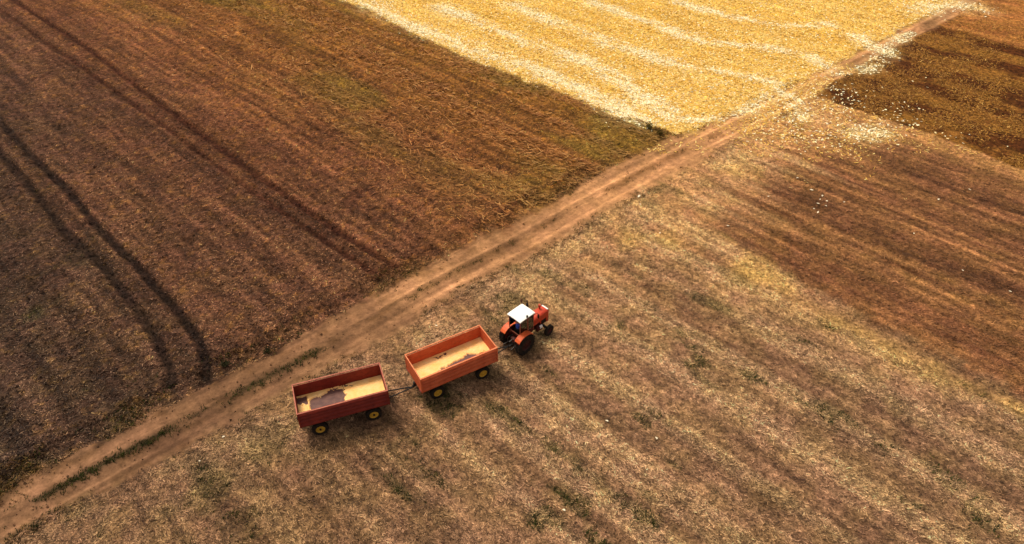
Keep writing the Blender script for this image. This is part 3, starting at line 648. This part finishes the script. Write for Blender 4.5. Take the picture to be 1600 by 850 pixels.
# ------------------------------------------------------------------ tractor
M_TRED = paint('tractor_red', (196,58,30), (214,74,38), 0.42, 3, 0.4, (110,42,24), 0.4)
M_TORG = paint('fender_orange', (222,88,34), (236,106,46), 0.45, 3, 0.4, (140,60,30), 0.4)
M_DRED = paint('dark_red_cast', (70,20,16), (92,28,20), 0.6, 4, 0.3, (40,22,18), 0.5)
M_WHITE = paint('white_roof', (248,244,236), (255,252,246), 0.5, 2, 0.3, (226,214,198), 0.3)
M_POST = paint('cab_post', (150,78,56), (176,100,74), 0.5, 4, 0.3, (80,44,34), 0.4)
M_SEAT = paint('seat_cover', (26,22,24), (38,32,32), 0.8, 5, 0.2, (60,44,36), 0.3)
M_RUST = paint('rusty_exhaust', (92,58,44), (122,78,56), 0.75, 9, 0.2, (46,32,28), 0.5)
M_GREY = paint('dull_steel', (120,108,100), (150,136,124), 0.45, 8, 0.5, (70,54,44), 0.5)
M_IRON = paint('oily_iron', (52,44,40), (84,72,64), 0.5, 8, 0.4, (40,30,26), 0.5)
M_DRIM = paint('dark_rim', (58,24,20), (78,32,26), 0.6, 5, 0.3, (70,48,36), 0.5)
def glass_mat():
    m, n, b = new_mat('cab_glass', 0.06, 0.5); L = n.links.new
    tr = n.nodes.new('ShaderNodeBsdfTransparent'); tr.inputs[0].default_value = (0.72, 0.74, 0.72, 1)
    gl = n.nodes.new('ShaderNodeBsdfGlossy'); gl.inputs['Roughness'].default_value = 0.06; gl.inputs[0].default_value = (0.9, 0.9, 0.9, 1)
    fr = n.nodes.new('ShaderNodeFresnel'); fr.inputs[0].default_value = 1.5
    ms = n.nodes.new('ShaderNodeMixShader'); L(fr.outputs[0], ms.inputs[0]); L(tr.outputs[0], ms.inputs[1]); L(gl.outputs[0], ms.inputs[2])
    L(ms.outputs[0], n.nodes['Material Output'].inputs['Surface'])
    return m
M_GLASS = glass_mat()
TR = empty('farm_tractor', (TRC[0], TRC[1], 0), TRA, 'red and orange tractor with white cab roof pulling two trailers', 'tractor')
# gearbox, engine block, axles
bm = bmesh.new()
B(bm, 0.15, 0, 0.78, 1.1, 0.44, 0.46); B(bm, 0.95, 0, 0.80, 0.8, 0.36, 0.44); B(bm, 1.75, 0, 0.92, 1.0, 0.36, 0.62); B(bm, 2.45, 0, 0.72, 0.55, 0.34, 0.26)
CYL(bm, (0, -0.72, 0.785), (0, 0.72, 0.785), 0.13); obj('gearbox', bm, M_DRED, TR, bevel=0.02)
bm = bmesh.new(); BEAM(bm, (2.36, -0.66, 0.50), (2.36, 0.66, 0.50), 0.12, 0.12)
for s in (-1, 1): CYL(bm, (2.36, s * 0.62, 0.36), (2.36, s * 0.62, 0.62), 0.05)
obj('front_axle', bm, M_BLACK, TR)
# wheels
for s in (-1, 1):
    wv = obj('rear_wheel', tyre_bm(0.745, 0.40, 0.42, 20, 0.05), M_RUB, TR, smooth=True); wv.location = (0, s * 0.77, 0.785)
    obj('rim', rim_bm(0.425, 0.38, s), M_DRIM, wv, smooth=True)
    bm = bmesh.new(); CYL(bm, (0, 0.02 * s, 0), (0, 0.15 * s, 0), 0.10, 0.08); obj('hub', bm, M_DRED, wv)
for s in (-1, 1):
    wv = obj('front_wheel', tyre_bm(0.40, 0.22, 0.22, 18, 0.02), M_RUB, TR, smooth=True); wv.location = (2.36, s * 0.76, 0.415); wv.rotation_euler = (0, 0, 0.06)
    obj('rim', rim_bm(0.225, 0.22, s), M_DRIM, wv, smooth=True)
    bm = bmesh.new(); CYL(bm, (0, 0.02 * s, 0), (0, 0.11 * s, 0), 0.06, 0.05); obj('hub', bm, M_DRED, wv)
# fenders: flat top, sloped front and back, with an outer lip
for s in (-1, 1):
    ang = [math.radians(q) for q in (8, 24, 40, 58, 78, 98, 114, 128, 142)]; R1, R2 = 0.87, 0.845
    prof = [(R1 * math.cos(a) + 0.02, min(0.785 + R1 * math.sin(a), 1.62)) for a in ang] + [(R2 * math.cos(a) + 0.02, min(0.785 + R2 * math.sin(a), 1.62) - 0.03) for a in ang[::-1]]
    prof = prof[2:-2]
    bm = bmesh.new(); PRISM(bm, prof, 'y', s * 0.46, s * 0.90); f = obj('fender', bm, M_TORG, TR, bevel=0.01)
    bm = bmesh.new(); pts = [(R1 * math.cos(a) + 0.02, min(0.785 + R1 * math.sin(a), 1.62) - 0.02) for a in ang[1:-1]]; PRISM(bm, [(0.55, 0.85)] + pts + [(-0.62, 0.85)], 'y', s * 0.455, s * 0.475); obj('fender_side', bm, M_DRED, f)
    bm = bmesh.new(); B(bm, -0.63, s * 0.80, 1.22, 0.05, 0.16, 0.10); obj('tail_lamp', bm, M_LAMP, f)
# bonnet
bm = bmesh.new()
PR = lambda wd, z0, z1: [(-wd, z0), (-wd, z1 - 0.10), (-wd + 0.07, z1 - 0.02), (-wd + 0.16, z1), (wd - 0.16, z1), (wd - 0.07, z1 - 0.02), (wd, z1 - 0.10), (wd, z0)]
sec = [(1.10, PR(0.36, 1.26, 1.88)), (1.9, PR(0.35, 1.26, 1.87)), (2.60, PR(0.33, 1.24, 1.84)), (2.76, PR(0.32, 1.24, 1.79))]
rg = [[bm.verts.new((x_, p[0], p[1])) for p in pr] for x_, pr in sec]
for a, b in zip(rg[:-1], rg[1:]):
    for k in range(len(a)): bm.faces.new((a[k], a[(k + 1) % 8], b[(k + 1) % 8], b[k]))
bm.faces.new(rg[0]); bm.faces.new(rg[-1][::-1])
hood = obj('bonnet', bm, M_TRED, TR, smooth=True)
bm = bmesh.new(); B(bm, 2.72, 0, 1.815, 0.11, 0.54, 0.05); obj('front_trim', bm, M_WHITE, hood, bevel=0.012)
bm = bmesh.new(); B(bm, 2.77, 0, 1.16, 0.06, 0.56, 0.96)
for k in range(8): B(bm, 2.805, 0, 0.76 + k * 0.11, 0.02, 0.50, 0.035)
obj('front_grille', bm, M_BLACK, hood)
for s in (-1, 1):
    bm = bmesh.new(); CYL(bm, (2.79, s * 0.19, 1.50), (2.84, s * 0.19, 1.50), 0.08, seg=16); obj('headlight', bm, M_WHITE, hood)
    bm = bmesh.new(); B(bm, 2.64, s * 0.30, 1.02, 0.18, 0.03, 0.50); obj('side_panel', bm, M_TRED, hood)
    bm = bmesh.new(); B(bm, 1.98, s * 0.32, 1.14, 0.10, 0.025, 0.24); obj('side_strut', bm, M_TRED, hood)
    bm = bmesh.new(); B(bm, 2.29, s * 0.30, 1.06, 0.46, 0.02, 0.34)
    for k in range(5): B(bm, 2.12 + k * 0.085, s * 0.314, 1.06, 0.03, 0.012, 0.28)
    obj('side_grille', bm, M_BLACK, hood)
bm = bmesh.new(); CYL(bm, (2.34, 0.15, 1.80), (2.34, 0.15, 2.08), 0.065); CYL(bm, (2.34, 0.15, 2.08), (2.34, 0.15, 2.20), 0.095, 0.08); obj('air_intake', bm, M_TRED, TR, smooth=True)
bm = bmesh.new(); CYL(bm, (1.46, 0.47, 1.20), (1.46, 0.47, 2.05), 0.04); CYL(bm, (1.46, 0.47, 2.05), (1.46, 0.47, 2.66), 0.085); CYL(bm, (1.46, 0.47, 2.66), (1.45, 0.47, 2.95), 0.04); obj('exhaust_pipe', bm, M_BLACK, TR, smooth=True)
# battery box with pale plate, step, tank
for s in (-1, 1):
    bm = bmesh.new(); B(bm, 1.72, s * 0.42, 0.86, 0.52, 0.24, 0.34); bx = obj('battery_box' if s < 0 else 'fuel_tank', bm, M_DRED, TR, bevel=0.02)
    if s < 0:
        bm = bmesh.new(); B(bm, 1.82, -0.545, 0.93, 0.24, 0.012, 0.17); B(bm, 1.82, -0.50, 1.034, 0.24, 0.10, 0.012); obj('plate', bm, M_WHITE, bx)
    bm = bmesh.new(); B(bm, 0.92, s * 0.52, 0.52, 0.34, 0.22, 0.03); B(bm, 0.92, s * 0.44, 0.68, 0.05, 0.03, 0.34); obj('step', bm, M_BLACK, TR)
# cab
cab = obj('cab_floor', (lambda b: (B(b, 0.46, 0, 1.14, 1.20, 0.98, 0.06), b)[1])(bmesh.new()), M_BLACK, TR)
for s in (-1, 1):
    for k, (p, q) in enumerate((((-0.16, 0.46, 1.16), (-0.20, 0.53, 2.77)), ((0.50, 0.56, 1.12), (0.45, 0.55, 2.77)), ((1.06, 0.50, 1.12), (1.02, 0.51, 2.77)))):
        bm = bmesh.new(); BEAM(bm, (p[0], s * p[1], p[2]), (q[0], s * q[1], q[2]), 0.055, 0.055); obj('cab_post', bm, M_POST, TR, bevel=0.006)
for q_ in ((-0.17, 0, 1.42, 0.05, 1.02, 0.05), (-0.20, 0, 2.70, 0.05, 1.04, 0.06), (1.055, 0, 1.91, 0.05, 0.98, 0.06)):
    bm = bmesh.new(); B(bm, *q_); obj('window_frame', bm, M_POST, TR)
bm = bmesh.new(); B(bm, -0.15, 0, 1.28, 0.03, 0.90, 0.24); obj('rear_panel', bm, M_DRED, TR)
bm = bmesh.new(); B(bm, 1.02, 0, 1.50, 0.05, 0.93, 0.66); obj('dashboard', bm, M_BLACK, TR)
bm = bmesh.new(); B(bm, 1.045, 0, 2.34, 0.008, 0.96, 0.80); obj('windscreen', bm, M_GLASS, TR)
for s in (-1, 1):
    bm = bmesh.new(); B(bm, 0.755, s * 0.55, 2.14, 0.50, 0.008, 1.18); d = obj('door', bm, M_GLASS, TR)
    bm = bmesh.new(); B(bm, 0.76, s * 0.545, 1.36, 0.50, 0.03, 0.36); obj('door_panel', bm, M_DRED, d)
    bm = bmesh.new(); B(bm, 0.66, s * 0.575, 1.62, 0.10, 0.03, 0.03); obj('handle', bm, M_GREY, d)
    bm = bmesh.new(); B(bm, 0.14, s * 0.535, 2.20, 0.56, 0.008, 1.02); obj('side_window', bm, M_GLASS, TR)
bm = bmesh.new()
n_ = 9; W2, L0, L1 = 0.61, -0.30, 1.11
grid = [[None] * n_ for _ in range(n_)]
for i in range(n_):
    for j in range(n_):
        a = -1 + 2 * i / (n_ - 1); b = -1 + 2 * j / (n_ - 1)
        grid[i][j] = bm.verts.new(((L0 + L1) / 2 + a * (L1 - L0) / 2, b * W2, 2.85 - 0.035 * (a * a) ** 2 - 0.035 * (b * b) ** 2 + 0.012))
for i in range(n_ - 1):
    for j in range(n_ - 1): bm.faces.new((grid[i][j], grid[i + 1][j], grid[i + 1][j + 1], grid[i][j + 1]))
ret = bmesh.ops.extrude_face_region(bm, geom=bm.faces[:]); bmesh.ops.translate(bm, verts=[q for q in ret['geom'] if isinstance(q, bmesh.types.BMVert)], vec=(0, 0, -0.075))
roof = obj('cab_roof', bm, M_WHITE, TR, bevel=0.015)
for s in (-1, 1):
    bm = bmesh.new(); BEAM(bm, (1.05, s * 0.53, 2.60), (1.22, s * 0.76, 2.78), 0.025, 0.025); B(bm, 1.23, s * 0.78, 2.86 if s > 0 else 2.5, 0.035, 0.15, 0.34); obj('mirror', bm, M_RUST if s > 0 else M_BLACK, TR)
for s in (-1, 1):
    bm = bmesh.new(); CYL(bm, (1.10, s * 0.42, 2.72), (1.16, s * 0.42, 2.72), 0.055); obj('work_lamp', bm, M_GREY, roof)
bm = bmesh.new(); CYL(bm, (0.36, -0.58, 2.80), (0.36, -0.58, 2.90), 0.05); CYL(bm, (0.33, -0.58, 2.94), (0.41, -0.58, 2.94), 0.07); obj('roof_lamp', bm, M_BLACK, roof)
# inside: seat, wheel, lever
bm = bmesh.new(); B(bm, 0.26, 0, 1.48, 0.44, 0.46, 0.12); B(bm, 0.03, 0, 1.58, 0.08, 0.42, 0.16, Matrix.Rotation(-0.15, 4, 'Y')); B(bm, 0.26, 0, 1.30, 0.25, 0.25, 0.26); obj('seat', bm, M_SEAT, TR, bevel=0.03)
bm = bmesh.new()
for k in range(20):
    a, b = 2 * math.pi * k / 20, 2 * math.pi * (k + 1) / 20
    P_ = lambda t: Vector((0.82 + 0.19 * math.cos(t) * 0.85, 0.19 * math.sin(t), 1.78 + 0.19 * math.cos(t) * 0.5)); CYL(bm, P_(a), P_(b), 0.016, seg=6)
CYL(bm, (0.82, 0, 1.78), (1.00, 0, 1.50), 0.025); BEAM(bm, (0.82, -0.18, 1.78), (0.82, 0.18, 1.78), 0.03, 0.015); obj('steering_wheel', bm, M_SEAT, TR)
# three-point linkage and drawbar
bm = bmesh.new()
for s in (-1, 1):
    BEAM(bm, (-0.15, s * 0.28, 0.62), (-0.88, s * 0.36, 0.56), 0.05, 0.07); BEAM(bm, (-0.10, s * 0.26, 1.05), (-0.50, s * 0.32, 1.0), 0.05, 0.06); CYL(bm, (-0.50, s * 0.32, 1.0), (-0.55, s * 0.33, 0.60), 0.025)
BEAM(bm, (-0.25, 0, 1.0), (-0.70, 0, 0.92), 0.05, 0.05); obj('linkage', bm, M_IRON, TR)
bm = bmesh.new(); BEAM(bm, (-0.30, 0, 0.55), (-0.82, 0, 0.54), 0.12, 0.06); CYL(bm, (-0.78, 0, 0.48), (-0.78, 0, 0.70), 0.025); B(bm, -0.36, 0, 0.62, 0.12, 0.34, 0.20); obj('tow_hitch', bm, M_BLACK, TR)

# ------------------------------------------------------------------ driver
def skin_body(name, pts, edges, mat, parent=None):
    me = bpy.data.meshes.new(name); me.from_pydata([p[:3] for p in pts], edges, []); me.materials.append(mat)
    o = bpy.data.objects.new(name, me); COL.objects.link(o)
    if parent is not None: o.parent = parent
    o.modifiers.new('skin', 'SKIN'); me.skin_vertices[0].data[0].use_root = True
    for k, p in enumerate(pts): me.skin_vertices[0].data[k].radius = (p[3], p[4] if len(p) > 4 else p[3])
    s = o.modifiers.new('sub', 'SUBSURF'); s.levels = 2; s.render_levels = 2
    return o
M_SKIN = paint('skin', (176,116,88), (190,128,98), 0.55, 8, 0.3, (160,100,76), 0.2)
M_BLUE = paint('blue_jacket', (52,78,168), (66,94,190), 0.85, 6, 0.15, (40,56,120), 0.3)
M_TROU = paint('dark_trousers', (30,32,44), (40,42,54), 0.9, 6, 0.1, (24,24,30), 0.3)
M_HAIR = paint('dark_hair', (26,20,18), (36,28,24), 0.7, 12, 0.2, (18,14,12), 0.3)
pts = [(0.22, 0, 1.47, .15, .17), (0.20, 0, 1.64, .13, .17), (0.22, 0, 1.84, .12, .19), (0.24, 0, 1.95, .07, .10), (0.26, 0, 2.02, .055, .055), (0.28, 0, 2.11, .085, .08), (0.285, 0, 2.20, .07, .075)]
edges = [(k, k + 1) for k in range(6)]
for s in (-1, 1):
    k = len(pts); pts += [(0.22, s * 0.19, 1.88, .065), (0.34, s * 0.28, 1.66, .05), (0.58, s * 0.22, 1.62, .04), (0.74, s * 0.16, 1.68, .032), (0.81, s * 0.145, 1.71, .028, .02)]
    edges += [(2, k), (k, k + 1), (k + 1, k + 2), (k + 2, k + 3), (k + 3, k + 4)]
    m_ = len(pts)
    for f_i, dy in enumerate((-0.03, -0.01, 0.01, 0.03)):
        q = len(pts); pts += [(0.85, s * 0.145 + dy, 1.735, .009), (0.885, s * 0.145 + dy, 1.715 - 0.004 * f_i, .008)]; edges += [(k + 4, q), (q, q + 1)]
    q = len(pts); pts += [(0.80, s * 0.105, 1.73, .010), (0.84, s * 0.10, 1.715, .009)]; edges += [(k + 3, q), (q, q + 1)]
    k = len(pts); pts += [(0.28, s * 0.12, 1.46, .09), (0.70, s * 0.17, 1.44, .07), (0.78, s * 0.17, 1.20, .05), (0.80, s * 0.17, 1.09, .045), (0.92, s * 0.18, 1.075, .035)]
    edges += [(0, k), (k, k + 1), (k + 1, k + 2), (k + 2, k + 3), (k + 3, k + 4)]
PE = empty('person', (TRC[0], TRC[1], 0), TRA, 'driver in a blue jacket sitting in the tractor cab', 'person')
PE.location = (TRC[0] - 0.03, TRC[1] - 0.03, 0.12)
skin_body('body', pts, edges, M_SKIN, PE)
# clothing follows the body
jp = [(0.22, 0, 1.46, .165, .185), (0.20, 0, 1.64, .145, .185), (0.22, 0, 1.84, .135, .205), (0.24, 0, 1.93, .085, .12)]; je = [(0, 1), (1, 2), (2, 3)]
for s in (-1, 1):
    k = len(jp); jp += [(0.22, s * 0.19, 1.88, .08), (0.34, s * 0.28, 1.66, .065), (0.58, s * 0.22, 1.62, .054), (0.71, s * 0.17, 1.665, .046)]; je += [(2, k), (k, k + 1), (k + 1, k + 2), (k + 2, k + 3)]
skin_body('jacket', jp, je, M_BLUE, PE)
tp = [(0.23, 0, 1.455, .16, .18)]; te = []
for s in (-1, 1):
    k = len(tp); tp += [(0.28, s * 0.12, 1.46, .102), (0.70, s * 0.17, 1.44, .085), (0.78, s * 0.17, 1.20, .065), (0.80, s * 0.17, 1.11, .06)]; te += [(0, k), (k, k + 1), (k + 1, k + 2), (k + 2, k + 3)]
skin_body('trousers', tp, te, M_TROU, PE)
bm = bmesh.new(); bmesh.ops.create_uvsphere(bm, u_segments=18, v_segments=12, radius=0.112, matrix=Matrix.Translation((0.262, 0, 2.185)) @ Matrix.Diagonal((1.05, 0.92, 1.0, 1)))
bmesh.ops.delete(bm, geom=[v_ for v_ in bm.verts if v_.co.x > 0.30 and v_.co.z < 2.22 or v_.co.z < 2.10], context='VERTS'); obj('hair', bm, M_HAIR, PE, smooth=True)
bm = bmesh.new(); CYL(bm, (0.365, 0, 2.155), (0.395, 0, 2.125), 0.012, 0.016, 8); obj('nose', bm, M_SKIN, PE)
bm = bmesh.new(); B(bm, 0.368, 0, 2.085, 0.012, 0.045, 0.008); obj('mouth', bm, M_POST, PE)
for s in (-1, 1):
    bm = bmesh.new(); CYL(bm, (0.355, s * 0.033, 2.165), (0.372, s * 0.033, 2.165), 0.011, seg=8); obj('eye', bm, M_HAIR, PE)
    bm = bmesh.new(); B(bm, 0.27, s * 0.088, 2.145, 0.04, 0.016, 0.055); obj('ear', bm, M_SKIN, PE, bevel=0.006)

# ------------------------------------------------------------------ single things lying about
def scrap(px, py, size, label, group=None):
    size *= 0.62
    gx, gy = G(px, py); zz = float(lookup('z', np.array([gx]), np.array([gy]))[0])
    bm = bmesh.new(); n_s = 5; vs_ = []
    ph = random.random() * 6
    for i in range(n_s):
        t = -1 + 2 * i / (n_s - 1); wd = (1 - 0.75 * t * t) * size * 0.36
        for j in (-1, 0, 1): vs_.append(bm.verts.new((t * size * 0.6, j * wd + 0.1 * size * math.sin(ph + 2 * t), 0.03 + size * 0.16 * (abs(j)) + 0.05 * size * math.sin(3 * t + ph))))
    for i in range(n_s - 1):
        for j in range(2): bm.faces.new((vs_[i * 3 + j], vs_[i * 3 + 3 + j], vs_[i * 3 + 4 + j], vs_[i * 3 + 1 + j]))
    o = obj('husk_scrap', bm, M_HUSK, None, smooth=True); sm = o.modifiers.new('thick', 'SOLIDIFY'); sm.thickness = 0.012
    o.location = (gx, gy, zz + 0.02); o.rotation_euler = (random.uniform(-.2, .2), random.uniform(-.2, .2), random.uniform(0, 6.28))
    return tag(o, label, 'husk', group)
M_HUSK = paint('pale_husk', (244,226,190), (255,244,220), 0.7, 9, 0.2, (214,176,120), 0.4)
CLU = 'husks in the cluster on the reddish field'
for px, py, s, lab in ((1246,279,.30,'husk farthest to the upper left of the husk cluster on the reddish field'), (1268,297,.42,'largest brightest husk in the cluster on the reddish field'),
        (1285,306,.34,'husk right of the largest one in the cluster on the reddish field'), (1281,312,.22,'tiny husk at the centre of the cluster on the reddish field'),
        (1278,319,.34,'bigger husk in the middle of the cluster, below its tiny centre husk'), (1292,315,.26,'husk on the right side of the cluster, upper one of a close pair'),
        (1290,322,.28,'husk on the right side of the cluster, lower one of a close pair'), (1272,326,.22,'tiny husk at the lower left of the cluster on the reddish field'),
        (1278,332,.32,'lowest husk of the cluster on the reddish field'), (1319,316,.26,'husk standing off to the right of the cluster on the reddish field')):
    scrap(px, py, s, lab, CLU)
for px, py, s, lab in ((998,308,.46,'bright white husk lying right beside the track above the fallow field'), (1000,320,.22,'tiny pale husk just below the bright white one near the track'),
        (1200,308,.30,'pale husk left of the loose husk cluster'), (1137,354,.28,'lone pale husk at the tip of the reddish field'), (1031,365,.26,'small pale husk in the light patch of the fallow field'),
        (1466,313,.34,'lone pale husk in the middle of the reddish field'), (1515,296,.30,'pale husk near the dark corner field edge at the right'), (1428,365,.24,'small husk in mid reddish field below its grassy stripe'),
        (1504,423,.26,'pale husk at the right of the reddish field'), (1578,456,.28,'pale husk close to the right picture edge'), (1025,686,.30,'upright pale husk right of and below the tractor on the fallow field'),
        (948,659,.28,'pale husk below the tractor on the fallow field'), (881,797,.26,'pale husk at the bottom of the fallow field'), (681.5,510,.26,'white husk between the orange trailer and the track'),
        (350,685,.26,'pale husk left of the dark red trailer'), (313,722,.18,'small pale husk on the fallow field below the track ruts')):
    scrap(px, py, s, lab)
# weed bush at the field corner, and a few dark tufts
def weed(px, py, r, h, label, tones, n_l=260):
    gx, gy = G(px, py); zz = float(lookup('z', np.array([gx]), np.array([gy]))[0])
    W_ = empty('weed_bush', (gx, gy, zz), random.random() * 6, label, 'bush', 'weed bushes along the field edges')
    bm = bmesh.new(); tips = []
    for k in range(9):
        a = random.random() * 6.28; rr = r * random.uniform(0.2, 0.9); p = (0.05 * math.cos(a), 0.05 * math.sin(a), 0); q = (rr * math.cos(a), rr * math.sin(a), h * random.uniform(0.5, 1)); CYL(bm, p, q, 0.018, 0.006, 5); tips.append(q)
    obj('stem', bm, M_STEM, W_)
    V = []; Cc = []
    for k in range(n_l):
        t = random.choice(tips); f = random.uniform(0.3, 1.05); c_ = Vector((t[0] * f, t[1] * f, t[2] * f)) + Vector((random.gauss(0, r * .16), random.gauss(0, r * .16), random.gauss(0, h * .10)))
        d = Vector((random.gauss(0, 1), random.gauss(0, 1), random.gauss(0.2, .6))).normalized(); e = d.orthogonal().normalized(); l_ = random.uniform(.08, .17)
        V += [c_, c_ + d * l_ * .5 + e * l_ * .28, c_ + d * l_, c_ + d * l_ * .5 - e * l_ * .28]; Cc += [np.array(S(*random.choice(tones))) * random.uniform(.7, 1.3)] * 4
    V = np.array([tuple(q) for q in V]); V[:, 2] = np.maximum(V[:, 2], 0.02)
    raw = raw_mesh('foliage', V, np.arange(len(V)).reshape(-1, 4), M_GRASS, np.array(Cc), smooth=False); raw.parent = W_
M_STEM = paint('weed_stem', (84,66,34), (104,82,44), 0.8, 6, 0.2)
weed(1030, 212, 0.9, 0.75, 'largest dark green weed bush where tilled field, golden field and track meet', [(78,74,26), (96,84,30), (62,62,24)], 420)
weed(1014, 200, 0.6, 0.55, 'smaller weed bush behind the largest one at the field corner', [(104,88,30), (84,78,28)])
weed(352, 571, 0.35, 0.3, 'low dark weed tuft on the verge at the end of the left tramlines', [(50,50,26), (62,58,28)], 160)
weed(418, 551, 0.38, 0.3, 'low dark weed tuft on the far verge above the dark red trailer', [(54,52,28), (66,60,30)], 160)
